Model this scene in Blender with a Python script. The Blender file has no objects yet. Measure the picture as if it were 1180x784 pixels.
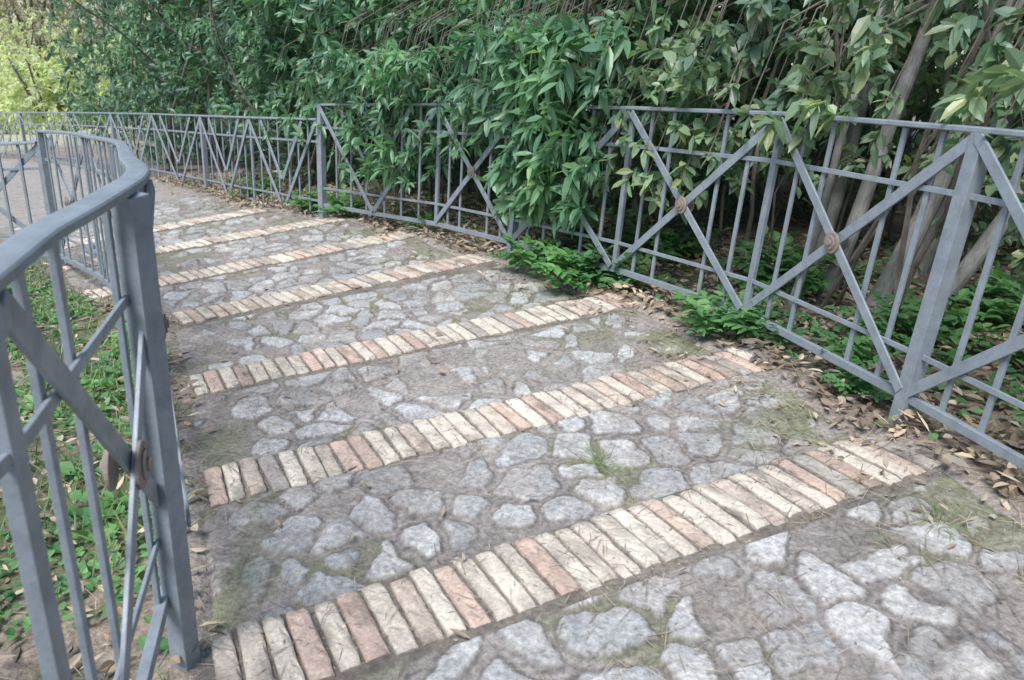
import bpy, math, random
import numpy as np
from mathutils import Vector, Matrix
rng=np.random.default_rng(7); random.seed(7)
scene=bpy.context.scene
# ------------------------------------------------------------------ helpers
def sstep(a,b,x):
    t=np.clip((x-a)/(b-a),0,1); return t*t*(3-2*t)
def hash2(i,j,k=0):
    n=(i.astype(np.int64)*374761393+j.astype(np.int64)*668265263+k*1274126177)&0x7fffffff
    n=((n^(n>>13))*1274126177)&0x7fffffff
    n=(n^(n>>16))&0x7fffffff
    return (n%100003)/100003.0
def vnoise(x,y,k=0):
    i=np.floor(x);j=np.floor(y);fx=x-i;fy=y-j
    fx=fx*fx*(3-2*fx);fy=fy*fy*(3-2*fy)
    a=hash2(i,j,k);b=hash2(i+1,j,k);c=hash2(i,j+1,k);d=hash2(i+1,j+1,k)
    return (a*(1-fx)+b*fx)*(1-fy)+(c*(1-fx)+d*fx)*fy
def fbm(x,y,k=0,o=4):
    s=0;a=.5;t=0
    for q in range(o):
        s=s+a*vnoise(x,y,k+q*17);t+=a;a*=.5;x,y=1.64*x+1.18*y+3.1,-1.18*x+1.64*y-1.7
    return s/t
def polyline_sd(pts,x,y):
    """signed distance to a polyline, positive on its right hand side"""
    best=np.full(x.shape,1e9);sg=np.ones(x.shape)
    for (ax,ay),(bx,by) in zip(pts[:-1],pts[1:]):
        dx,dy=bx-ax,by-ay;L2=dx*dx+dy*dy
        t=np.clip(((x-ax)*dx+(y-ay)*dy)/L2,0,1)
        d=np.hypot(x-ax-t*dx,y-ay-t*dy)
        c=(x-ax)*dy-(y-ay)*dx
        m=d<best
        best=np.where(m,d,best);sg=np.where(m,np.sign(c),sg)
    return best*sg
# ------------------------------------------------------------------ plan of the site (metres)
PL=[(-.10,-.6),(-.42,.50),(-.69,1.51),(-1.04,2.38),(-1.47,3.33),(-1.98,4.35),(-2.85,4.98),(-3.5,5.85),(-4.1,6.56),(-5.2,7.5),(-7.6,8.7),(-12,10.6),(-20,13)]
PR=[(1.95,.45),(1.62,1.46),(1.27,2.51),(.99,3.40),(.52,4.37),(-.32,5.55),(-.98,6.5),(-1.73,7.38),(-2.68,8.09),(-3.75,9.4),(-5.9,12),(-9.4,15.4),(-16,19)]
S0=-1   # index 0 of the tables is s=-1 ; row k of bricks sits at s=k
def G(x,y):
    x=np.asarray(x,float);y=np.asarray(y,float)
    z=.13*x-.086*y
    r=np.hypot(x,y);R0=32.
    far=np.clip(r-R0,0,None)
    # the fall of the hillside eases out and turns into a gentle bank
    return np.where(r>R0, z*(R0/np.maximum(r,.01))-.08*(far-far*far/(far+14))+.03*far*far/(far+14), z)
def Gf(x,y): return float(G(x,y))
def inpath(x,y):
    dl=polyline_sd(PL,x,y); dr=-polyline_sd(PR,x,y)
    return dl,dr
# ------------------------------------------------------------------ mesh helpers
def mesh_obj(name,V,faces_loops,loop_start,loop_total,mats,mat_idx=None,smooth=False,parent=None):
    me=bpy.data.meshes.new(name)
    me.vertices.add(len(V));me.vertices.foreach_set("co",np.asarray(V,np.float32).ravel())
    me.loops.add(len(faces_loops));me.loops.foreach_set("vertex_index",np.asarray(faces_loops,np.int32))
    me.polygons.add(len(loop_start));me.polygons.foreach_set("loop_start",np.asarray(loop_start,np.int32))
    me.polygons.foreach_set("loop_total",np.asarray(loop_total,np.int32))
    for m in mats: me.materials.append(m)
    if mat_idx is not None: me.polygons.foreach_set("material_index",np.asarray(mat_idx,np.int32))
    me.polygons.foreach_set("use_smooth",np.full(len(loop_start),smooth))
    me.update(calc_edges=True);me.validate()
    o=bpy.data.objects.new(name,me);scene.collection.objects.link(o)
    if parent: o.parent=parent
    return o
def grid_obj(name,X,Y,Z,mat,cols=None):
    n,m=X.shape
    V=np.stack([X,Y,Z],-1).reshape(-1,3)
    idx=np.arange(n*m).reshape(n,m)
    F=np.stack([idx[:-1,:-1],idx[:-1,1:],idx[1:,1:],idx[1:,:-1]],-1).reshape(-1,4)
    o=mesh_obj(name,V,F.ravel(),np.arange(len(F))*4,np.full(len(F),4),[mat],smooth=True)
    if cols is not None:
        a=o.data.color_attributes.new("Col",'FLOAT_COLOR','POINT')
        c=np.concatenate([cols.reshape(-1,3),np.ones((n*m,1))],1).astype(np.float32)
        a.data.foreach_set("color",c.ravel())
    return o
class Geo:
    """collects polygons with material indices and joins them to one mesh"""
    def __init__(s): s.V=[];s.L=[];s.T=[];s.M=[];s.n=0;s.C=[]
    def add(s,V,F,m=0,col=None):
        V=np.asarray(V,float).reshape(-1,3);s.V.append(V)
        for f in F: s.L.extend([i+s.n for i in f]);s.T.append(len(f));s.M.append(m)
        s.n+=len(V)
        if col is not None:
            col=np.asarray(col,float);s.C.append(col if col.ndim==2 else np.tile(col,(len(V),1)))
    def addarr(s,V,loops,totals,m=0):
        s.V.append(V);s.L.extend((loops+s.n).tolist());s.T.extend(totals.tolist());s.M.extend([m]*len(totals));s.n+=len(V)
    def obj(s,name,mats,smooth=False,parent=None):
        T=np.array(s.T);st=np.concatenate([[0],np.cumsum(T)[:-1]])
        o=mesh_obj(name,np.concatenate(s.V),s.L,st,T,mats,s.M,smooth,parent)
        if s.C:
            a=o.data.color_attributes.new("Col",'FLOAT_COLOR','POINT')
            C=np.concatenate(s.C);a.data.foreach_set("color",np.concatenate([C,np.ones((len(C),1))],1).astype(np.float32).ravel())
        return o
BOXF=[(0,1,2,3),(7,6,5,4),(0,4,5,1),(1,5,6,2),(2,6,7,3),(3,7,4,0)]
def beam(g,p,q,side,nrm,w,t,m=0,off=0.):
    p=np.array(p,float);q=np.array(q,float);s=np.array(side,float)*w/2;n=np.array(nrm,float);o=n*off;n=n*t/2
    V=[p-s-n+o,p+s-n+o,p+s+n+o,p-s+n+o,q-s-n+o,q+s-n+o,q+s+n+o,q-s+n+o]
    g.add(V,BOXF,m)
def sweep(g,pts,rad,m=0,nseg=8,flat=None):
    """tube along pts. flat=(w,t) gives a rounded flat bar, else radius list"""
    pts=[np.array(p,float) for p in pts];n=len(pts);V=[]
    up0=np.array([0,0,1.])
    for i,p in enumerate(pts):
        d=pts[min(i+1,n-1)]-pts[max(i-1,0)];d/=np.linalg.norm(d)
        u=up0 if abs(d[2])<.95 else np.array([1.,0,0])
        s=np.cross(d,u);s/=np.linalg.norm(s);v=np.cross(s,d)
        for k in range(nseg):
            a=2*math.pi*(k+.5)/nseg;c,si=math.cos(a),math.sin(a)
            if flat:
                e=.45;c=math.copysign(abs(c)**e,c)*flat[0]/2;si=math.copysign(abs(si)**e,si)*flat[1]/2
            else: c*=rad[i];si*=rad[i]
            V.append(p+s*c+v*si)
    F=[]
    for i in range(n-1):
        for k in range(nseg):
            a=i*nseg+k;b=i*nseg+(k+1)%nseg
            F.append((a,b,b+nseg,a+nseg))
    F.append(tuple(range(nseg))[::-1]);F.append(tuple((n-1)*nseg+k for k in range(nseg)))
    g.add(V,F,m)
# ------------------------------------------------------------------ materials
def newmat(name):
    m=bpy.data.materials.new(name);m.use_nodes=True;nt=m.node_tree
    return m,nt,nt.nodes["Principled BSDF"]
def N(nt,t,**k):
    n=nt.nodes.new(t)
    for a,b in k.items():
        if a in n.inputs.keys(): n.inputs[a].default_value=b
        else: setattr(n,a,b)
    return n
def ramp(nt,src,stops):
    r=nt.nodes.new("ShaderNodeValToRGB")
    e=r.color_ramp.elements
    while len(e)<len(stops): e.new(.5)
    for el,(p,c) in zip(e,stops): el.position=p;el.color=(*c,1)
    nt.links.new(src,r.inputs[0]);return r
def mul(nt,a,b,mode='MULTIPLY',fac=1.):
    x=nt.nodes.new("ShaderNodeMix");x.data_type='RGBA';x.blend_type=mode
    x.inputs[0].default_value=fac
    nt.links.new(a,x.inputs[6]);nt.links.new(b,x.inputs[7]);return x.outputs[2]
def bump(nt,bs,src,dist,strength=1):
    b=nt.nodes.new("ShaderNodeBump");b.inputs["Distance"].default_value=dist;b.inputs["Strength"].default_value=strength
    nt.links.new(src,b.inputs["Height"]);nt.links.new(b.outputs[0],bs.inputs["Normal"]);return b
def surf_mat(name,fine=90,d=.004,rough=.9,lo=.65,hi=1.3):
    m,nt,bs=newmat(name)
    tc=N(nt,"ShaderNodeNewGeometry")
    at=N(nt,"ShaderNodeAttribute",attribute_name="Col")
    n1=N(nt,"ShaderNodeTexNoise",Scale=fine,Detail=6.,Roughness=.65);nt.links.new(tc.outputs["Position"],n1.inputs["Vector"])
    n2=N(nt,"ShaderNodeTexNoise",Scale=9.,Detail=6.,Roughness=.65);nt.links.new(tc.outputs["Position"],n2.inputs["Vector"])
    n3=N(nt,"ShaderNodeTexVoronoi",Scale=fine*1.5);nt.links.new(tc.outputs["Position"],n3.inputs["Vector"])
    r1=ramp(nt,n1.outputs[0],[(.3,(lo,)*3),(.7,(hi,)*3)])
    r2=ramp(nt,n2.outputs[0],[(.3,(.78,.78,.79)),(.7,(1.2,1.17,1.13))])
    r3=ramp(nt,n3.outputs["Color"],[(.0,(.85,.85,.85)),(1.,(1.15,1.15,1.15))])
    c=mul(nt,at.outputs["Color"],r1.outputs[0]);c=mul(nt,c,r2.outputs[0]);c=mul(nt,c,r3.outputs[0])
    nt.links.new(c,bs.inputs["Base Color"]);bs.inputs["Roughness"].default_value=rough
    bump(nt,bs,n1.outputs[0],d);return m
M_path=surf_mat("cobble_and_earth",60,.007,.9,.62,1.32)
M_ground=surf_mat("woodland_soil",60,.012,.95,.5,1.4)
M_brick=surf_mat("weathered_brick",90,.003,.85,.78,1.18)
def paint_mat(name,col,rough=.38):
    m,nt,bs=newmat(name)
    g=N(nt,"ShaderNodeNewGeometry")
    n=N(nt,"ShaderNodeTexNoise",Scale=14.,Detail=7.,Roughness=.7);nt.links.new(g.outputs["Position"],n.inputs["Vector"])
    n2=N(nt,"ShaderNodeTexNoise",Scale=110.,Detail=3.);nt.links.new(g.outputs["Position"],n2.inputs["Vector"])
    a=tuple(c*.72 for c in col);b=tuple(c*1.18 for c in col)
    r=ramp(nt,n.outputs[0],[(.3,a),(.55,col),(.8,b)])
    rr=ramp(nt,n.outputs[0],[(.3,(rough+.2,)*3),(.7,(rough,)*3)])
    rust=ramp(nt,n2.outputs[0],[(.66,(0,0,0)),(.76,(.85,.85,.85))])
    mx=nt.nodes.new("ShaderNodeMix");mx.data_type='RGBA';nt.links.new(rust.outputs[0],mx.inputs[0])
    nt.links.new(r.outputs[0],mx.inputs[6]);mx.inputs[7].default_value=(.2,.17,.15,1)
    nt.links.new(mx.outputs[2],bs.inputs["Base Color"]);nt.links.new(rr.outputs[0],bs.inputs["Roughness"])
    bump(nt,bs,n2.outputs[0],.0008);return m
M_paint=paint_mat("grey_blue_paint",(.26,.30,.345))
M_ros=paint_mat("bronze_boss",(.26,.215,.185),.6)
def leaf_mat(name,cols,trans=.3,rough=.42,sc=1.3):
    m,nt,bs=newmat(name);g=N(nt,"ShaderNodeNewGeometry")
    r=ramp(nt,g.outputs["Random Per Island"],[(i/(len(cols)-1),c) for i,c in enumerate(cols)])
    n=N(nt,"ShaderNodeTexNoise",Scale=sc,Detail=2.);nt.links.new(g.outputs["Position"],n.inputs["Vector"])
    r2=ramp(nt,n.outputs[0],[(.35,(.68,.74,.78)),(.68,(1.32,1.28,1.1))])
    c=mul(nt,r.outputs[0],r2.outputs[0])
    nt.links.new(c,bs.inputs["Base Color"]);bs.inputs["Roughness"].default_value=rough
    if trans>0:
        tr=nt.nodes.new("ShaderNodeBsdfTranslucent");mx=nt.nodes.new("ShaderNodeMixShader");mx.inputs[0].default_value=trans
        hue=nt.nodes.new("ShaderNodeMix");hue.data_type='RGBA';hue.blend_type='MULTIPLY';hue.inputs[0].default_value=1
        nt.links.new(c,hue.inputs[6]);hue.inputs[7].default_value=(1.5,1.7,.85,1);nt.links.new(hue.outputs[2],tr.inputs[0])
        nt.links.new(bs.outputs[0],mx.inputs[1]);nt.links.new(tr.outputs[0],mx.inputs[2])
        nt.links.new(mx.outputs[0],nt.nodes["Material Output"].inputs[0])
    return m
M_laurel=leaf_mat("laurel_leaf",[(.09,.19,.13),(.12,.25,.16),(.17,.31,.20),(.13,.26,.175),(.24,.38,.22)],.34,.34)
M_oval=leaf_mat("oval_leaf",[(.13,.20,.15),(.17,.26,.18),(.24,.34,.23),(.16,.24,.17),(.34,.38,.22)],.34,.34)
M_dark=leaf_mat("dark_leaf",[(.08,.15,.12),(.10,.19,.14),(.145,.235,.17),(.11,.20,.15)],.34,.36)
M_light=leaf_mat("sunlit_tint_leaf",[(.46,.48,.34),(.56,.58,.42),(.66,.66,.5)],.4)  # sunlit brightness of the far bushes is put into these pale leaf colours
M_red=leaf_mat("reddish_twig_leaf",[(.36,.28,.24),(.42,.34,.28),(.36,.34,.26)],.2)
M_weed=leaf_mat("weed_leaf",[(.08,.20,.08),(.12,.27,.11),(.17,.34,.14)],.3,.5,3.)
M_grass=leaf_mat("grass_blade",[(.14,.22,.09),(.20,.30,.13),(.32,.34,.2)],.3,.5,3.)
M_dead=leaf_mat("dead_leaf",[(.16,.115,.09),(.26,.195,.15),(.38,.30,.23),(.50,.43,.35),(.23,.175,.14)],0,.8,5.)
M_needle=leaf_mat("pine_needle",[(.20,.15,.12),(.32,.26,.21),(.46,.39,.33)],0,.8,5.)
def bark_mat(name,c1,c2):
    m,nt,bs=newmat(name);g=N(nt,"ShaderNodeNewGeometry")
    mp=nt.nodes.new("ShaderNodeMapping");mp.inputs["Scale"].default_value=(1,1,.3);nt.links.new(g.outputs["Position"],mp.inputs[0])
    n=N(nt,"ShaderNodeTexNoise",Scale=28.,Detail=8.,Roughness=.7);nt.links.new(mp.outputs[0],n.inputs["Vector"])
    n2=N(nt,"ShaderNodeTexNoise",Scale=5.,Detail=3.);nt.links.new(g.outputs["Position"],n2.inputs["Vector"])
    r=ramp(nt,n.outputs[0],[(.3,c1),(.7,c2)]);r2=ramp(nt,n2.outputs[0],[(.35,(.6,.62,.6)),(.65,(1.2,1.2,1.2))])
    nt.links.new(mul(nt,r.outputs[0],r2.outputs[0]),bs.inputs["Base Color"])
    bs.inputs["Roughness"].default_value=.9;bump(nt,bs,n.outputs[0],.012);return m
M_bark=bark_mat("smooth_grey_bark",(.19,.18,.175),(.42,.41,.40))
M_stem=bark_mat("brown_stem",(.09,.075,.065),(.25,.21,.18))
# ------------------------------------------------------------------ step profile
A_STEP=.062
def step_off(s):
    k=np.floor(s);fr=s-k
    amp=A_STEP*(1-sstep(7.0,8.0,s))
    return -amp*np.clip(1-fr/.68,0,1)
def rows_s(x,y):
    s=np.full(x.shape,-1.);
    ds=[]
    for (a,b) in zip(PL,PR):
        dx,dy=b[0]-a[0],b[1]-a[1];L=math.hypot(dx,dy)
        ds.append((-(x-a[0])*dy+(y-a[1])*dx)/L)
    for k in range(len(ds)-1):
        m=ds[k]>=0;den=ds[k]-ds[k+1]
        den=np.where(np.abs(den)<1e-3,1e-3,den)
        s=np.where(m,S0+k+np.clip(ds[k]/den,0,.999),s)
    return s
def groundz(x,y):
    """height of the visible ground anywhere"""
    x=np.atleast_1d(np.asarray(x,float));y=np.atleast_1d(np.asarray(y,float))
    dl,dr=inpath(x,y);d=np.minimum(dl,dr)
    s=rows_s(x,y);near=sstep(-.45,0,d)*(s>-.9)
    off=step_off(s)*near-.03*(1-near)*(s<8)
    return G(x,y)+off
# ------------------------------------------------------------------ ground sheet
def axis(a,b,fa,fb,st,gr=1.12):
    v=list(np.arange(fa,fb,st));q=fa;h=st;lo=[]
    while q>a: h*=gr;q-=h;lo.append(q)
    q=v[-1];h=st;hi=[]
    while q<b: h*=gr;q+=h;hi.append(q)
    return np.array(lo[::-1]+v+hi)
ax=axis(-400,400,-6,3.2,.045);ay=axis(-300,500,0,10.5,.045)
X,Y=np.meshgrid(ax,ay)
dl,dr=inpath(X,Y);d=np.minimum(dl,dr);s=rows_s(X,Y)
near=sstep(-.45,0,d)*(s>-.9)
Z=G(X,Y)+step_off(s)*near-.03*(1-near)*(s<8)
built=(s>-.95)&(s<7.95)
Z-=np.where(built,sstep(-.02,.10,d)*.07,0)
rough=fbm(X*5,Y*5,3)-.5;r2=fbm(X*.7,Y*.7,9)-.5
Z+=rough*.05*sstep(.0,-.35,d)+r2*.25*sstep(-.6,-2.5,d)
nz=fbm(X*3,Y*3,21);nz2=fbm(X*14,Y*14,33)
soil=np.stack([.15+.13*nz2,.128+.11*nz2,.11+.095*nz2],-1)
litter=np.stack([.25+.15*nz2,.20+.13*nz2,.165+.11*nz2],-1)
t=sstep(.4,.62,nz)[...,None];col=soil*(1-t)+litter*t
gl=(sstep(-.0,-.35,dl)*sstep(.35,.6,fbm(X*2.3,Y*2.3,55)))[...,None]
col=col*(1-gl*.7)+np.array([.10,.13,.06])*gl*.7
# meadow far down the slope, its sunniness put into a pale colour
fg=sstep(19,24,np.hypot(X,Y))[...,None];col=col*(1-fg)+np.array([.42,.43,.33])*(.8+.4*nz[...,None])*fg
earth=np.stack([.31+.11*nz2,.288+.10*nz2,.276+.095*nz2],-1)
pm=sstep(-.12,.1,d+(.5-nz)*.25)[...,None];col=col*(1-pm)+earth*pm
grid_obj("ground",X,Y,Z,M_ground,col)
# ------------------------------------------------------------------ cobbled path surface
def tab(P,s):
    i=np.clip(np.floor(s-S0).astype(int),0,len(P)-2);f=s-S0-i
    P=np.array(P);return P[i]*(1-f)[:,None]+P[i+1]*f[:,None]
sv=[-.9]
while sv[-1]<7.9:
    q=sv[-1]; st=.03 if q<.25 else (.0070 if q<1.6 else .0070+.0022*(q-1.6))
    nx=q+st
    if math.floor(nx)>math.floor(q) and nx>=1 and nx<7.99:
        k=math.floor(nx); sv.append(k-1e-4); sv.append(k+.0006); continue
    sv.append(nx)
sv=np.array(sv);uv=np.linspace(-.09,1.09,360)
Lp=tab(PL,sv);Rp=tab(PR,sv)
PX=Lp[:,0:1]+(Rp-Lp)[:,0:1]*uv;PY=Lp[:,1:2]+(Rp-Lp)[:,1:2]*uv
SS=np.repeat(sv[:,None],len(uv),1)
WX=PX+.11*(fbm(PX*6,PY*6,70,3)-.5)+.03*(fbm(PX*22,PY*22,71,3)-.5);WY=PY+.11*(fbm(PX*6,PY*6,80,3)-.5)+.03*(fbm(PX*22,PY*22,81,3)-.5)
C=.16
gx=WX/C;gy=WY/C;ix=np.floor(gx);iy=np.floor(gy)
F1=np.full(gx.shape,9.);cx=np.zeros_like(gx);cy=np.zeros_like(gx);ci=np.zeros_like(gx);cj=np.zeros_like(gx)
def pt(i,j): return i+.5+(hash2(i,j,1)-.5)*1.0, j+.5+(hash2(i,j,2)-.5)*1.0
for a in range(-2,3):
    for b in range(-2,3):
        px,py=pt(ix+a,iy+b);dd=np.hypot(px-gx,py-gy);m=dd<F1
        F1=np.where(m,dd,F1);cx=np.where(m,px,cx);cy=np.where(m,py,cy);ci=np.where(m,ix+a,ci);cj=np.where(m,iy+b,cj)
E=np.full(gx.shape,9.)
for a in range(-2,3):
    for b in range(-2,3):
        px,py=pt(ix+a,iy+b);vx=px-cx;vy=py-cy;L=np.hypot(vx,vy);ok=L>1e-6;L=np.where(ok,L,1)
        e=((px+cx)/2-gx)*vx/L+((py+cy)/2-gy)*vy/L
        # rounded corners : smooth minimum
        e2=np.where(ok,e,9.);h_=np.clip(.5+.5*(E-e2)/.10,0,1);E=E*(1-h_)+e2*h_-.10*h_*(1-h_)
E=E*C
h1=hash2(ci,cj,5);h2=hash2(ci,cj,6);h3=hash2(ci,cj,7)
cover=fbm(PX*1.9,PY*1.9,93)
gap=.003+.012*h1+.03*np.clip(cover-.5,0,1)*2+.012*(fbm(PX*18,PY*18,95)-.35)
present=(h2>.10+.7*np.clip(cover-.5,0,1)*2)
edge=np.minimum(uv[None,:],1-uv[None,:])*np.linalg.norm(Rp-Lp,axis=1)[:,None]
gap=gap+.06*sstep(.22,.0,edge+(fbm(PX*4,PY*4,97)-.5)*.2)
prof=sstep(0,.011,E-gap)*present
stoneh=prof*(.005+.009*h3)+prof*.008*(fbm(PX*16,PY*16,101)-.5)
tilt=prof*((gx-cx)*(h1-.5)+(gy-cy)*(h2-.5))*.014
Z=G(PX,PY)
fr=SS-np.floor(SS);dirn=1-fr
bed=(dirn*.97<.295)&(SS<7.0)
Z=Z+np.where(bed,-.009,step_off(SS)-.012+stoneh+tilt+.014*(fbm(PX*6,PY*6,111)-.5)+.005*(fbm(PX*40,PY*40,112,3)-.5))
# debris banked against the drop
Z=Z+.03*sstep(.10,0,fr)*(SS>1)*(fbm(PX*3,PY*3,120))
Z-=.10*sstep(.03,-.12,edge+(fbm(PX*5,PY*5,130)-.5)*.08)
nA=fbm(PX*11,PY*11,140);nB=fbm(PX*2,PY*2,141);nC=fbm(PX*45,PY*45,142,3)
dirt=np.stack([.235+.14*nC,.215+.13*nC,.205+.125*nC],-1)*(.76+.48*nB)[...,None]
sg=.345+.19*hash2(ci,cj,8)+.16*(nA-.5)
warm=(hash2(ci,cj,9)-.5)*.05
stone=np.stack([sg*(.985+warm),sg,sg*(1.015-warm)],-1)
k=(prof*(.45+.55*sstep(.32,.56,fbm(PX*7,PY*7,145))))[...,None]
col=dirt*(1-k)+stone*k
jd=(present*sstep(.011,0,np.abs(E-gap)))[...,None];col=col*(1-.42*jd*sstep(.25,.6,fbm(PX*5,PY*5,146))[...,None])
ms=(sstep(.26,.02,edge)*sstep(.50,.64,fbm(PX*6,PY*6,152)))[...,None]*.7
ms=np.maximum(ms,(.7*sstep(.65,.1,edge)*(fr<.4)*(uv[None,:]>.5)*(SS>1)*sstep(.42,.6,fbm(PX*5,PY*5,151)))[...,None])
ms=np.maximum(ms,(.5*(1-prof)*sstep(.55,.66,fbm(PX*2.6,PY*2.6,157)))[...,None])
col=col*(1-ms)+np.array([.17,.19,.09])*ms
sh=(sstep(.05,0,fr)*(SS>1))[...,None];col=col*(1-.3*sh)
bd=(bed)[...,None];col=np.where(bd,np.array([.21,.19,.165])*(.6+.8*nA[...,None]),col)
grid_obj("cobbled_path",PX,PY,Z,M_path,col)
# ------------------------------------------------------------------ brick edgings
def brick_row(k):
    g=Geo();a=np.array(PL[k-S0]);b=np.array(PR[k-S0]);d=b-a;L=np.linalg.norm(d);d/=L;n=np.array([-d[1],d[0]])
    x=.01
    while x<L-.03:
        w=.056+random.uniform(-.006,.006);l=.285+random.uniform(-.014,.008)
        yaw=random.gauss(0,.016);sk=random.uniform(-.008,.008)
        dd=np.array([d[0]*math.cos(yaw)-d[1]*math.sin(yaw),d[0]*math.sin(yaw)+d[1]*math.cos(yaw)]);nn=np.array([-dd[1],dd[0]])
        c=a+d*(x+w/2)-n*(.145)+n*sk
        zt=random.gauss(0,.0022);tl=random.gauss(0,.014);ti=random.gauss(0,.006)
        r=random.random()
        if r<.54: base=np.array([.68,.62,.535])
        elif r<.72: base=np.array([.64,.55,.47])
        elif r<.94: base=np.array([.61,.475,.40])
        else: base=np.array([.48,.44,.40])
        base=base*random.uniform(.85,1.1)+np.array([random.uniform(-.015,.02),0,0])
        nl=12;wear=random.uniform(.003,.009)
        prof=[(-.5,-.065),(-.5,-.012),(-.47,-.004),(-.36,-.0008),(-.12,.0003),(.12,0.0003),(.36,-.0008),(.47,-.004),(.5,-.012),(.5,-.065)]
        V=[];Cc=[];ph=random.uniform(0,99);dirty=random.uniform(0,.75)
        for j in range(nl):
            v=j/(nl-1);yy=(v-.5)*l;end=0 if 0<j<nl-1 else 1
            for (px,pz) in prof:
                wx=px*w*(1-.07*end)+random.gauss(0,.0009)
                pz2=pz-(wear if end and pz>-.03 else 0)+random.gauss(0,.0007)*(pz>-.03)
                if random.random()<.04 and pz>-.01: pz2-=random.uniform(.002,.006)
                P=c+dd*wx+nn*yy
                V.append((P[0],P[1],Gf(P[0],P[1])+pz2+.003+zt+tl*wx+ti*yy))
                q=float(vnoise(np.array([v*4+ph]),np.array([px*2+ph]))[0])
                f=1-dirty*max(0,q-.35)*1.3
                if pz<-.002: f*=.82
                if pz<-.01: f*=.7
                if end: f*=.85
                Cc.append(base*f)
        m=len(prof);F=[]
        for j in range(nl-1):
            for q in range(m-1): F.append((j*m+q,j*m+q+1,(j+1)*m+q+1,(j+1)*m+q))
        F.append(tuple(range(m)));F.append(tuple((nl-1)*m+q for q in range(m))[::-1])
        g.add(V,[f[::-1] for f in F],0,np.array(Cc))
        x+=w+random.uniform(.004,.010)
    return g.obj("brick_step_edging",[M_brick],smooth=False)
for k in range(0,8): brick_row(k)
# ------------------------------------------------------------------ fences
Zu=np.array([0,0,1.])
def rosette(g,c,n,s):
    for r,t0,t1,m in ((.044,0.,.009,1),(.028,.009,.015,1),(.013,.015,.021,1)):
        V=[];F=[];K=20
        for e,(tt,rr) in enumerate(((t0,r),(t1*.8+t0*.2,r),(t1,r*.88))):
            for q in range(K):
                a=2*math.pi*q/K;V.append(c+n*tt+(s*math.cos(a)+Zu*math.sin(a))*rr)
        for e in range(2):
            for q in range(K): F.append((e*K+q,e*K+(q+1)%K,(e+1)*K+(q+1)%K,(e+1)*K+q))
        F.append(tuple(2*K+q for q in range(K)));F.append(tuple(range(K))[::-1])
        g.add(V,F,m)
def bay(g,a,b,za,zb,H,kind,inward):
    """a,b plan points, za,zb ground heights. inward=+1/-1 side of the bosses"""
    a3=np.array([a[0],a[1],za]);b3=np.array([b[0],b[1],zb])
    t=np.array([b[0]-a[0],b[1]-a[1],0.]);L=np.linalg.norm(t);t/=L
    n=np.array([-t[1],t[0],0])*inward
    P=lambda u,h:a3+(b3-a3)*u+Zu*h
    d3=(b3-a3)/np.linalg.norm(b3-a3);perp=np.cross(d3,n);perp/=np.linalg.norm(perp)
    lo=.09;top=H-.012
    beam(g,P(0,lo),P(1,lo),perp,n,.032,.022)
    for h in (.25*H,.80*H): beam(g,P(0,h),P(1,h),perp,n,.020,.008,0,.004)
    us=(.155,.32,.68,.845) if kind=='X' else (.14,.28,.42,.58,.72,.86)
    for u in us: beam(g,P(u,lo+.01),P(u,top),t,n,.022,.011,0,-.0065)
    def diag(p,q,off):
        d=q-p;d/=np.linalg.norm(d);sd=np.cross(d,n);sd/=np.linalg.norm(sd);beam(g,p,q,sd,n,.040,.009,0,off)
    if kind=='X':
        diag(P(.01,top-.01),P(.99,lo+.02),.0145);diag(P(.01,lo+.02),P(.99,top-.01),.0245)
        rosette(g,P(.5,(top+lo)/2)+n*.029,n,t);rosette(g,P(.5,(top+lo)/2)-n*.012,-n,t)
    else:
        diag(P(.01,top-.01),P(.5,lo+.02),.0145);diag(P(.5,lo+.02),P(.99,top-.01),.0245)
        diag(P(.20,top-.01),P(.5,lo+.32),.0145);diag(P(.5,lo+.32),P(.80,top-.01),.0245)
def post(g,p,z,H,tang,w=.05,below=.15):
    t=np.array([tang[0],tang[1],0.]);t/=np.linalg.norm(t);n=np.array([-t[1],t[0],0])
    beam(g,np.array([p[0],p[1],z-below]),np.array([p[0],p[1],z+H]),t,n,w,w*.92)
def fence(name,nodes,kinds,posts,inward,H,raise_=None,dz=0.,railw=.052,railpts=None,pw=.055,extra=()):
    g=Geo();n=len(nodes);zs=[Gf(*p)+dz+(raise_[i] if raise_ is not None else 0) for i,p in enumerate(nodes)]
    for i in range(n-1): bay(g,nodes[i],nodes[i+1],zs[i],zs[i+1],H,kinds[i],inward)
    for (p,z,h,tg,w_) in extra: post(g,p,z,h,tg,w_,.3)
    for i in range(n):
        a=np.array(nodes[max(i-1,0)]);b=np.array(nodes[min(i+1,n-1)]);tg=b-a
        if i in posts: post(g,nodes[i],zs[i],H-.006,tg,pw,.25)
        else:
            t=np.array([tg[0],tg[1],0.]);t/=np.linalg.norm(t)
            nn=np.array([-t[1],t[0],0]);p=np.array([*nodes[i],zs[i]]);beam(g,p+Zu*.075,p+Zu*(H-.008),t,nn,.036,.02)
    pts=[np.array([*p,z+H]) for p,z in zip(nodes,zs)]
    if railpts is None:
        railpts=[]
        for p,q in zip(pts[:-1],pts[1:]):
            for u in (0,.5): railpts.append(p*(1-u)+q*u)
        railpts.append(pts[-1])
    sweep(g,railpts,None,0,12,(railw,.020))
    o=g.obj(name,[M_paint,M_ros])
    bv=o.modifiers.new("b",'BEVEL');bv.width=.002;bv.segments=2;bv.limit_method='ANGLE';bv.angle_limit=math.radians(50)
    return o
R_nodes=[(1.80,.55),(1.62,1.56),(1.38,2.58),(1.08,3.62),(.56,4.56),(-.05,5.42),(-.66,6.25),(-1.85,7.48)]
fence("metal_fence",R_nodes,['X']*6+['V'],[0,2,5,7],1,1.0)
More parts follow.
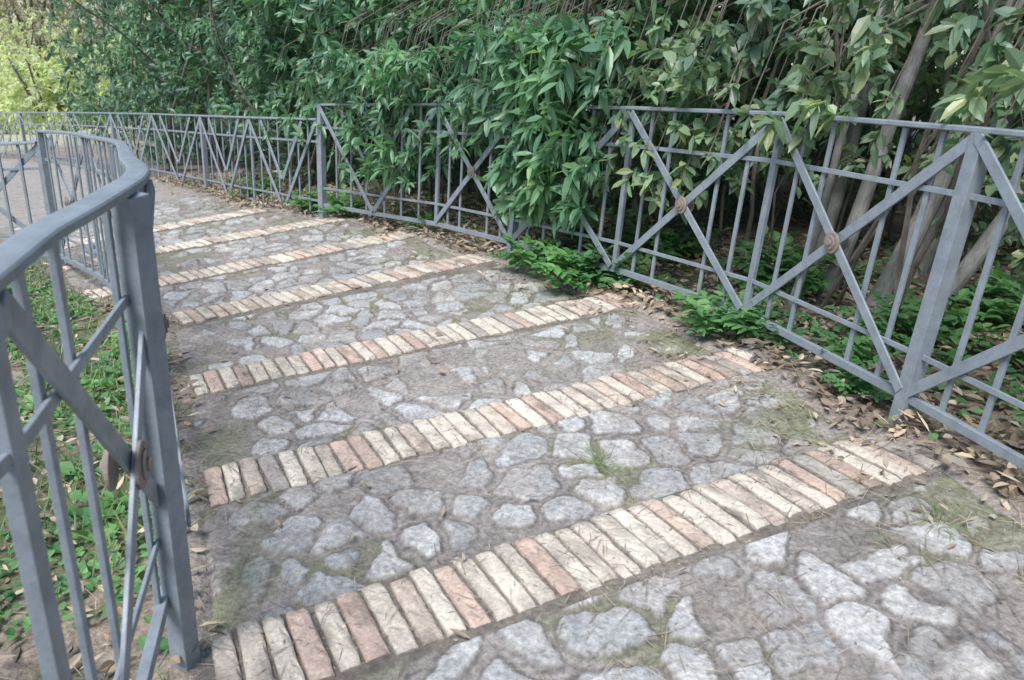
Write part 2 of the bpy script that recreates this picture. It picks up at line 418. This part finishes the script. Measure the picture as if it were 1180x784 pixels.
F_nodes=[(-1.90,7.55),(-2.86,8.6),(-3.78,9.66),(-4.95,11.0),(-6.1,12.2),(-7.6,13.7),(-9.3,15.2),(-11.2,16.7),(-13.4,18.3),(-16,20)]
fence("metal_fence",F_nodes,['V']*9,[2,4,6,8],1,1.0,dz=-.13)
# inner curved fence
Lc=[(-.40,-.35),(-.44,.10),(-.48,.45),(-.54,.74),(-.61,1.0),(-.68,1.3),(-.79,1.66),(-1.07,2.2),(-1.37,2.8),(-1.68,3.42),(-2.02,4.05),(-2.44,4.65),(-2.93,5.28),(-3.4,5.75)]
Lh=[.10,.10,.10,.10,.11,.11,.11,.09,.06,.03,.01,.0,.0,.0]
def catmull(P,H,m=8):
    P=[np.array(p) for p in P];o=[];oh=[]
    for i in range(len(P)-1):
        p0=P[max(i-1,0)];p1=P[i];p2=P[i+1];p3=P[min(i+2,len(P)-1)]
        for j in range(m):
            t=j/m;o.append(.5*((2*p1)+(-p0+p2)*t+(2*p0-5*p1+4*p2-p3)*t*t+(-p0+3*p1-3*p2+p3)*t**3));oh.append(H[i]*(1-t)+H[i+1]*t)
    o.append(P[-1]);oh.append(H[-1]);return o,oh
Ls,Lsh=catmull(Lc,Lh)
L_nodes=[];L_r=[];targets=[-.3,.76,1.68,2.55,3.42,4.25,4.98,5.75]
for ty in targets:
    i=min(range(len(Ls)),key=lambda q:abs(Ls[q][1]-ty));L_nodes.append(tuple(Ls[i]));L_r.append(Lsh[i])
rail=[np.array([p[0],p[1],Gf(*p)+h+1.0]) for p,h in zip(Ls,Lsh)]
i=min(range(len(Ls)),key=lambda q:abs(Ls[q][1]-1.42))
px_,py_=Ls[i][0]+.016,Ls[i][1]-.004
fo=fence("metal_fence",L_nodes,['X']*7,[0,4,7],-1,1.0,raise_=L_r,railpts=rail,railw=.046,pw=.045,extra=[((px_,py_),Gf(*Ls[i]),Lsh[i]+.992,(.3,1),.048)])
# fence branching off to the left
B_nodes=[(-3.45,5.79),(-4.5,6.0),(-5.6,6.3),(-6.8,6.8),(-8.2,7.5)]
fence("metal_fence",B_nodes,['X']*4,[2,4],-1,.92)
# ------------------------------------------------------------------ leaves
LOOPS=np.array([0,1,4, 1,2,5,4, 2,3,5, 0,6,1, 1,6,7,2, 2,7,3]);TOT=np.array([3,4,3,3,4,3])
def unit(v): return v/np.maximum(np.linalg.norm(v,axis=-1,keepdims=True),1e-9)
def leaf_array(P,D,Nn,Ln,Wd,droop,fold=.25):
    """P base, D direction, Nn approx normal: arrays (n,3)"""
    D=unit(D);S=unit(np.cross(D,Nn));U=unit(np.cross(S,D))
    n=len(P);Ln=Ln[:,None];Wd=Wd[:,None];dr=droop[:,None]
    g=np.array([0,0,-1.])
    m1=P+D*Ln*.36+g*dr*Ln*.05;m2=P+D*Ln*.72+g*dr*Ln*.20;tp=P+D*Ln+g*dr*Ln*.42
    f=fold
    v=np.stack([P,m1,m2,tp,m1-S*Wd*.5+U*Wd*f*.5,m2-S*Wd*.40+U*Wd*f*.4,m1+S*Wd*.5+U*Wd*f*.5,m2+S*Wd*.40+U*Wd*f*.4],1)
    L=(LOOPS[None,:]+8*np.arange(n)[:,None]).ravel();T=np.tile(TOT,n)
    return v.reshape(-1,3),L,T
def sprays(C,Ax,nl,length,width,spread=1.0):
    n=len(C);idx=np.repeat(np.arange(n),nl);N_=len(idx)
    A=unit(Ax)[idx];r=rng.normal(size=(n,3));e1=unit(np.cross(unit(Ax),r))[idx];e2=np.cross(A,e1)
    k=np.tile(np.arange(nl),n);ang=k*2.4+rng.normal(size=N_)*.3
    th=(.5+.9*rng.random(N_))*spread
    D=A*np.cos(th)[:,None]+(e1*np.cos(ang)[:,None]+e2*np.sin(ang)[:,None])*np.sin(th)[:,None]
    base=C[idx]-A*(rng.random(N_)*length*1.1)[:,None]
    ls=np.repeat(rng.uniform(.75,1.2,n),nl)
    Ln=length*ls*rng.uniform(.6,1.15,N_);Wd=width*ls*rng.uniform(.75,1.2,N_)
    up=A*.6+np.array([0,0,1.])+rng.normal(size=(N_,3))*.3
    return leaf_array(base,D,up,Ln,Wd,rng.uniform(.1,1.0,N_))
def along(nodes,t):
    P=np.array(nodes);seg=np.linalg.norm(np.diff(P,axis=0),axis=1);cs=np.concatenate([[0],np.cumsum(seg)])
    x=np.interp(t,cs,P[:,0]);y=np.interp(t,cs,P[:,1])
    x2=np.interp(t+.05,cs,P[:,0]);y2=np.interp(t+.05,cs,P[:,1]);x0=np.interp(t-.05,cs,P[:,0]);y0=np.interp(t-.05,cs,P[:,1])
    tx,ty=x2-x0,y2-y0;l=np.hypot(tx,ty)+1e-9
    return x,y,ty/l,-tx/l,cs[-1]   # outward normal (away from the path)
ALL=[(1.80,.55),(1.62,1.56),(1.38,2.58),(1.08,3.62),(.56,4.56),(-.05,5.42),(-.66,6.25),(-1.85,7.48)]+F_nodes[1:]
def shrub(name,t0,t1,o0,o1,h0,h1,n,nl,ln,wd,mat,out=-.8,down=-.1,nstem=8,seed=0,gapn=.42,stemr=.014,spread=1.,bulge=.9):
    g=Geo();k=int(n*2.4)
    t=rng.uniform(t0,t1,k);o=o0+(o1-o0)*rng.random(k)**1.4;h=rng.uniform(h0,h1,k)
    den=fbm(t*1.7+seed,h*1.9+o*1.3,200+seed,3)
    o=o+(fbm(t*1.1,h*1.4,230+seed,2)-.5)*bulge
    x,y,nx,ny,_=along(ALL,t)
    keep=(den>gapn)&(o>min(o0,.18)*.6)
    t,o,h,x,y,nx,ny=[q[keep][:n] for q in (t,o,h,x,y,nx,ny)]
    X_=x+nx*o;Y_=y+ny*o;Z_=G(X_,Y_)+h
    C=np.stack([X_,Y_,Z_],1);m=len(C)
    Ax=np.stack([-nx,-ny,np.zeros(m)],1)*(-out)+np.array([0,0,down])+rng.normal(size=(m,3))*.6
    V,L,T=sprays(C,Ax,nl,ln,wd,spread);g.addarr(V,L,T,0)
    for q in range(0,m,2):
        b=C[q]-unit(Ax[q])*ln*2.2+np.array([0,0,.03]);sweep(g,[C[q],b],[.0022,.0045],1,4)
    for q in range(nstem):
        tt=random.uniform(t0,t1);oo=random.uniform(max(o0,.5),o1);x,y,nx,ny,_=along(ALL,np.array([tt]));x=x[0]+nx[0]*oo;y=y[0]+ny[0]*oo
        z=Gf(x,y)-.1;p=np.array([x,y,z]);dr=np.array([random.gauss(-.0,.2)-nx[0]*.05,random.gauss(0,.2)-ny[0]*.05,1.]);pts=[p.copy()];r0=stemr*random.uniform(.5,1.5);rs=[r0]
        for e in range(16):
            dr=dr+np.array([random.gauss(0,.15),random.gauss(0,.15),.03]);dr/=np.linalg.norm(dr);p=p+dr*(h1*1.05/16);pts.append(p.copy());rs.append(r0*(1-.05*(e+1)))
        sweep(g,pts,rs,1,6)
    return g.obj(name,[mat,M_stem])
# right hand (near) thicket: open, small oval leaves; t=0 at first node
shrub("oval_leaf_shrub",2.7,4.9,.35,2.0,.85,3.3,950,9,.095,.044,M_oval,nstem=16,seed=1,gapn=.48,stemr=.012)
shrub("oval_leaf_shrub",-.2,5.0,2.0,4.2,.1,3.6,1700,9,.11,.048,M_dark,nstem=24,seed=2,gapn=.42)
shrub("oval_leaf_shrub",-.2,4.6,1.0,2.6,.15,1.6,520,8,.09,.042,M_oval,nstem=40,seed=12,gapn=.48,stemr=.008)
shrub("laurel_shrub",4.0,7.4,.22,1.7,.55,3.4,1600,9,.145,.044,M_laurel,nstem=12,seed=3,gapn=.41)
shrub("laurel_shrub",4.4,10.0,1.0,3.2,.1,3.7,1800,9,.14,.044,M_dark,nstem=24,seed=4,gapn=.36)
shrub("laurel_shrub",7.0,11.0,.25,1.8,.75,3.6,1500,9,.135,.042,M_laurel,nstem=12,seed=5,gapn=.46)
shrub("evergreen_hedge",9.6,15.6,.35,2.6,.15,4.2,2600,9,.13,.044,M_dark,nstem=24,seed=6,gapn=.42,stemr=.02)
shrub("evergreen_hedge",9.4,15.3,.3,1.4,.8,4.0,1500,9,.115,.04,M_laurel,nstem=4,seed=7,gapn=.50)
# boughs hanging over the fence onto the path side
def bough(name,t0,t1,n,oo,hh,ln=.16,wd=.034,mat=None):
    g=Geo();k=n;t=rng.normal((t0+t1)/2,(t1-t0)/3.2,k);h=hh[0]+(hh[1]-hh[0])*rng.random(k)**.8
    o=rng.uniform(oo[0],oo[1],k)*(.45+.55*np.clip(h/1.2,0,1))
    x,y,nx,ny,_=along(ALL,t);X_=x+nx*o;Y_=y+ny*o;C=np.stack([X_,Y_,G(X_,Y_)+h],1)
    Ax=np.stack([-nx*.6,-ny*.6,np.full(k,-.45)],1)+rng.normal(size=(k,3))*.45
    V,L,T=sprays(C,Ax,10,ln,wd);g.addarr(V,L,T,0)
    for q in range(0,k,3):
        a=C[q];b=a+np.array([nx[q]*.45,ny[q]*.45,.55]);mid=(a+b)/2+np.array([-nx[q]*.1,-ny[q]*.1,.12])
        sweep(g,[a,mid,b],[.003,.004,.006],1,5)
    return g.obj(name,[mat or M_laurel,M_stem])
bough("laurel_bough",4.55,5.30,210,(-.30,.10),(.30,1.45),.135,.04)
bough("laurel_bough",4.9,6.3,90,(-.24,.2),(.72,1.5),.13,.038)
bough("laurel_bough",6.4,7.5,140,(-.30,.10),(.40,1.4),.12,.034)
bough("laurel_bough",7.6,8.8,50,(-.1,.3),(.7,1.4),.12,.034)
bough("oval_leaf_bough",2.3,3.6,70,(-.14,.4),(.82,1.5),.09,.042,M_oval)
bough("oval_leaf_bough",3.5,4.5,90,(-.14,.3),(.5,1.4),.10,.044,M_oval)
bough("oval_leaf_bough",1.4,2.4,40,(-.02,.5),(.7,1.4),.09,.042,M_oval)
# ------------------------------------------------------------------ trees on the right
def tree(name,base,stems,mat_leaf,nleaf,leaf=(.09,.038)):
    g=Geo();bx,by=base;z0=Gf(bx,by)-.1;tips=[]
    for (dx,dy,lean,r0,hh) in stems:
        p=np.array([bx+dx,by+dy,z0]);d=np.array([lean[0],lean[1],1.]);d/=np.linalg.norm(d);pts=[p.copy()];rs=[r0*1.25]
        n=24;ph=random.uniform(0,6)
        for e in range(n):
            d=d+np.array([random.gauss(0,.03)+.02*math.sin(e*.9+ph),random.gauss(0,.03),.012]);d/=np.linalg.norm(d);p=p+d*hh/n;pts.append(p.copy());rs.append(r0*(1-.6*(e+1)/n)*random.uniform(.95,1.06))
        sweep(g,pts,rs,1,14)
        for q in range(7):
            i=random.randint(12,n);a=pts[i];dd=d+np.array([random.gauss(0,.7),random.gauss(0,.7),random.gauss(.1,.3)]);dd/=np.linalg.norm(dd)
            pp=[a];rr=[rs[i]*.5];w=a.copy()
            for e in range(6):
                dd=dd+np.array([random.gauss(0,.15),random.gauss(0,.15),-.03]);dd/=np.linalg.norm(dd);w=w+dd*.2;pp.append(w.copy());rr.append(rs[i]*.5*(1-.13*(e+1)));tips.append(w.copy())
            sweep(g,pp,rr,1,6)
    T_=np.array(tips);c=T_[rng.integers(0,len(T_),nleaf)]+rng.normal(size=(nleaf,3))*.22
    V,L,T=sprays(c,rng.normal(size=(nleaf,3))+np.array([0,0,-.3]),8,leaf[0],leaf[1]);g.addarr(V,L,T,0)
    return g.obj(name,[mat_leaf,M_bark],smooth=False)
tree("grey_bark_tree",(1.78,3.9),[(0,0,(.30,.10),.052,4.6),(-.14,.25,(.20,.1),.042,4.6),(.18,-.1,(.55,-.02),.045,4.2),(-.36,.1,(.06,.1),.022,4)],M_oval,220)
tree("grey_bark_tree",(2.3,4.6),[(0,0,(.25,.0),.06,4.6),(-.5,.2,(.15,.15),.04,4.5),(.4,-.6,(.5,.1),.05,4.4)],M_oval,320)
tree("grey_bark_tree",(1.5,6.4),[(0,0,(-.08,.1),.04,4.6),(.2,.1,(.2,.05),.03,4.5),(-.25,.1,(-.25,.1),.025,4.2)],M_laurel,300,(.13,.04))
tree("grey_bark_tree",(-2.1,9.6),[(0,0,(-.12,.1),.045,5),(.3,.2,(.1,.05),.03,4.8)],M_laurel,300,(.13,.04))
# ------------------------------------------------------------------ background vegetation
def mass(name,c,rad,n,nl,ln,wd,mat,z0=0.):
    g=Geo();v=unit(rng.normal(size=(n,3)))*(rng.random((n,1))**.33);v[:,2]=np.abs(v[:,2])
    v*= (.8+.5*fbm(v[:,0]*2+c[0],v[:,1]*2+v[:,2]*2,300,2))[:,None]
    P=v*np.array(rad)+np.array([c[0],c[1],Gf(c[0],c[1])+z0])
    V,L,T=sprays(P,v+rng.normal(size=(n,3))*.5,nl,ln,wd);g.addarr(V,L,T,0)
    for q in range(6):
        a=np.array([c[0]+random.gauss(0,rad[0]*.2),c[1]+random.gauss(0,rad[1]*.2),Gf(c[0],c[1])-.2]);b=a+np.array([random.gauss(0,rad[0]*.3),random.gauss(0,rad[1]*.3),rad[2]*.9])
        sweep(g,[a,(a+b)/2+rng.normal(size=3)*.15,b],[.09,.06,.02],1,6)
    return g.obj(name,[mat,M_stem])
for c,r in [((-14.2,25.5),(1.9,1.8,2.6)),((-17.6,28.5),(2.6,2.2,2.6)),((-13,30),(3,3,3.6)),((-20,33),(4,3,3.6)),((-25,31),(3.5,3,3.4)),((-22,42),(6,4,5))]:
    mass("sunlit_bush",c,r,1000,8,.20,.07,M_light)
mass("reddish_tree",(-21.5,38),(4.5,4,10),1300,8,.3,.08,M_red,.5)
mass("reddish_tree",(-33,50),(8,5,12),1100,8,.5,.16,M_red,.5)
for c,r in [((-9.2,22),(2.6,3,7)),((-12.5,36),(5,4,11)),((-4,16),(3,2.5,6)),((0,12.5),(3,2.5,6)),((3.6,9),(2.6,2.6,6)),((5.5,5.5),(2.2,2.6,5.5)),((5.2,2.2),(2,2.2,5))]:
    mass("background_tree",c,r,900,9,.26,.08,M_dark)
# ------------------------------------------------------------------ low plants
def compound(g,P,D,ln,k=6,m=0):
    """lobed leaves"""
    n=len(P);D=unit(D);Zr=np.array([0,0,1.]);S=unit(np.cross(D,np.tile(Zr,(n,1))))
    for q in range(k):
        f=(q+1)/k;pos=P+D*(ln*f)[:,None]+np.array([0,0,1.])*(ln*.25*math.sin(f*2.6))[:,None]
        sz=ln*(.42*math.sin(math.pi*(f*.75+.15)))
        for sgn in (-1,1):
            dd=D*.55+S*sgn+rng.normal(size=(n,3))*.1
            g.addarr(*leaf_array(pos,dd,np.tile(Zr,(n,1))+rng.normal(size=(n,3))*.15,sz,sz*.55,rng.uniform(.1,.8,n)),m)
    pos=P+D*ln[:,None]+np.array([0,0,1.])*(ln*.25*math.sin(2.6))[:,None]
    g.addarr(*leaf_array(pos,D,np.tile(Zr,(n,1)),ln*.35,ln*.22,rng.uniform(.2,.8,n)),m)
def leafy_plant(name,c,r,n,ln,mat=M_weed):
    g=Geo();a=rng.uniform(0,6.28,n);el=rng.uniform(.1,1.0,n);D=np.stack([np.cos(a)*np.cos(el),np.sin(a)*np.cos(el),np.sin(el)],1)
    x=c[0]+rng.normal(size=n)*r*.5;y=c[1]+rng.normal(size=n)*r*.5;P=np.stack([x,y,groundz(x,y)+.01],1)
    compound(g,P,D,rng.uniform(.6,1.2,n)*ln);return g.obj(name,[mat])
for c,r,n,ln in [((.38,4.62),.16,26,.24),((.12,4.98),.14,20,.22),((.60,4.55),.10,16,.20),((1.00,3.66),.1,20,.21),((1.14,3.42),.08,14,.16),((1.32,2.86),.06,16,.13),((1.36,3.1),.12,12,.14),
                  ((1.75,3.4),.3,30,.22),((2.1,3.0),.3,26,.22),((1.9,2.6),.2,18,.18),((1.5,4.4),.35,40,.24),((1.0,5.2),.3,30,.24),((.5,6.0),.3,24,.22),((2.3,3.6),.3,26,.26),((-1.6,7.35),.15,24,.2),((-2.0,7.8),.12,20,.2),((-.8,6.55),.15,12,.14),((-2.9,9.0),.2,22,.2),
                  ((1.66,2.0),.10,12,.16),((1.95,2.25),.2,22,.2)]:
    leafy_plant("acanthus_plant",c,r,n,ln)
def weeds(name,n,fx,ln,mat,blades=False,bw=.006,spread=.45):
    g=Geo();x,y=fx(n);z=groundz(x,y);k=len(x);P=np.stack([x,y,z+rng.uniform(0,.05,k)],1)
    if blades:
        D=np.stack([rng.normal(size=k)*spread,rng.normal(size=k)*spread,np.ones(k)],1);P[:,2]=z
        g.addarr(*leaf_array(P,D,rng.normal(size=(k,3)),rng.uniform(.6,1.3,k)*ln,np.full(k,bw),rng.uniform(.1,1.2,k),.1))
    else:
        D=rng.normal(size=(k,3));D[:,2]=np.abs(D[:,2])*.35
        g.addarr(*leaf_array(P,D,np.tile([0,0,1.],(k,1))+rng.normal(size=(k,3))*.3,rng.uniform(.5,1.2,k)*ln,rng.uniform(.5,1.1,k)*ln*.7,rng.uniform(0,.6,k)))
    return g.obj(name,[mat])
def leftbank(n,thr=.5,k=400,d0=.10):
    x=rng.uniform(-4.5,-.4,n*4);y=rng.uniform(.3,6.,n*4);d=polyline_sd(PL,x,y)
    m=(d<-d0)&(d>-2.6)&(fbm(x*2.2,y*2.2,k)>thr);return x[m][:n],y[m][:n]
weeds("clover_patch",9000,lambda n:leftbank(n,.48,400),.035,M_weed)
weeds("weed_patch",2400,lambda n:leftbank(n,.51,420),.07,M_weed)
weeds("grass_tufts",7000,lambda n:leftbank(n,.46,440,.05),.12,M_grass,True)
def rightverge(n,lo,hi,thr=.4,k=500):
    x=rng.uniform(-6,3.6,n*6);y=rng.uniform(.6,11,n*6);d=-polyline_sd(PR,x,y)
    m=(d<-lo)&(d>-hi)&(fbm(x*2.5,y*2.5,k)>thr);return x[m][:n],y[m][:n]
weeds("undergrowth",4500,lambda n:rightverge(n,.3,2.6,.52,520),.06,M_weed)
weeds("ivy_growth",3000,lambda n:rightverge(n,.06,.45,.53,525),.045,M_weed)
def tuft(c,n,r):
    return c[0]+rng.normal(size=n)*r,c[1]+rng.normal(size=n)*r
for c,n,ln in [((.33,2.36),40,.12),((1.22,1.93),30,.12),((.72,4.2),20,.07)]:
    weeds("grass_tuft",n,lambda q:tuft(c,q,.02),ln,M_grass,True,.003,1.6)
# ------------------------------------------------------------------ litter
def litter(name,x,y,ln,wd,mat,lift=.012,flat=.35):
    g=Geo();k=len(x);z=groundz(x,y);P=np.stack([x,y,z+rng.uniform(0.004,lift,k)],1)
    a=rng.uniform(0,6.28,k);D=np.stack([np.cos(a),np.sin(a),rng.normal(size=k)*.18],1)
    g.addarr(*leaf_array(P,D,np.tile([0,0,1.],(k,1))+rng.normal(size=(k,3))*flat,rng.uniform(.5,1.3,k)*ln,rng.uniform(.6,1.2,k)*wd,rng.uniform(-.6,.4,k),.5))
    return g.obj(name,[mat])
x,y=rightverge(12000,.0,1.2,.26,540);litter("leaf_litter",x,y,.07,.026,M_dead,.05,.6)
x,y=rightverge(6000,.9,3.2,.2,541);litter("leaf_litter",x,y,.085,.032,M_dead,.05,.6)
x,y=rightverge(2600,-.30,.1,.40,545);litter("leaf_litter",x,y,.042,.016,M_dead,.02,.5)
x,y=leftbank(3500,.25,560,.0);litter("leaf_litter",x,y,.06,.022,M_dead,.04,.5)
def onpath(n,dens=0.,k=600):
    x=rng.uniform(-4.5,1.9,n*5);y=rng.uniform(.9,9.,n*5);dl,dr=inpath(x,y);m=(dl>0)&(dr>0)&(fbm(x*2,y*2,k)+.25*rng.random(len(x))>dens);return x[m][:n],y[m][:n]
def needles(name,x,y,ln,w,lift=.014):
    g=Geo();k=len(x);z=groundz(x,y);a=rng.uniform(0,6.28,k);P=np.stack([x,y,z+rng.uniform(.003,lift,k)],1)
    D=np.stack([np.cos(a),np.sin(a),rng.normal(size=k)*.05-.04],1)
    g.addarr(*leaf_array(P,D,np.tile([0,0,1.],(k,1)),rng.uniform(.4,1.3,k)*ln,np.full(k,w),rng.uniform(-.2,.1,k),.3));return g.obj(name,[M_needle])
x,y=onpath(7000,.64);needles("pine_needles",x,y,.085,.0021)
x,y=onpath(5000,.45,660);needles("plant_debris",x,y,.02,.0028,.008)
x,y=rightverge(5000,-.45,.8,.2,610);needles("pine_needles",x,y,.11,.0024)
x,y=leftbank(2500,.2,620,-.15);needles("pine_needles",x,y,.10,.0024)
x,y=onpath(110,.3);litter("fallen_leaves",x,y,.045,.018,M_dead,.02,.3)
def pebbles(name,x,y,r0,r1,mat):
    g=Geo();z=groundz(x,y)
    base=np.array([(1,0,0),(-1,0,0),(0,1,0),(0,-1,0),(0,0,1),(0,0,-1)],float);F=[(0,2,4),(2,1,4),(1,3,4),(3,0,4),(2,0,5),(1,2,5),(3,1,5),(0,3,5)]
    for a,b,c in zip(x,y,z):
        r=random.uniform(r0,r1);V=base*r*rng.uniform(.6,1.2,(6,3))*np.array([1,1,.6]);th=random.uniform(0,6.28);R=np.array([[math.cos(th),-math.sin(th),0],[math.sin(th),math.cos(th),0],[0,0,1]])
        q=random.uniform(.22,.45);g.add(V@R.T+np.array([a,b,c-.004]),F,0,np.array([q,q*.95,q*.88]))
    return g.obj(name,[mat])
x,y=onpath(1800,.45);pebbles("gravel",x,y,.002,.006,M_path)
x,y=rightverge(500,-.15,.5,.3,640);pebbles("gravel",x,y,.004,.018,M_path)
# ------------------------------------------------------------------ light, sky, camera
w=bpy.data.worlds.new("World");scene.world=w;w.use_nodes=True;nt=w.node_tree
bg=nt.nodes["Background"];sky=nt.nodes.new("ShaderNodeTexSky");sky.sky_type='NISHITA';sky.sun_disc=False
SE,SA=math.radians(58),math.radians(-150)
sky.sun_elevation=SE;sky.sun_rotation=SA;sky.air_density=1.3;sky.dust_density=1.5;sky.ozone_density=2.0
nt.links.new(sky.outputs[0],bg.inputs[0]);bg.inputs[1].default_value=.15
sd=bpy.data.lights.new("sun","SUN");sd.energy=4.3;sd.angle=math.radians(26);sd.color=(1,.985,.96)
so=bpy.data.objects.new("sun",sd);scene.collection.objects.link(so)
dirv=Vector((math.sin(SA)*math.cos(SE),math.cos(SA)*math.cos(SE),math.sin(SE)))
so.rotation_euler=dirv.to_track_quat('Z','Y').to_euler();so.location=(0,0,12)
cam=bpy.data.cameras.new("camera");co=bpy.data.objects.new("camera",cam);scene.collection.objects.link(co)
cam.sensor_width=36;cam.lens=28.98;cam.clip_start=.02;cam.clip_end=1500
co.matrix_world=Matrix(((.9971,-.0755,0,0),(.0306,.4036,-.9144,0),(.069,.9118,.4048,1.29),(0,0,0,1)))
cam.dof.use_dof=True;cam.dof.focus_distance=3.4;cam.dof.aperture_fstop=5.8
scene.camera=co
scene.view_settings.view_transform='Standard';scene.view_settings.look='None';scene.view_settings.exposure=0
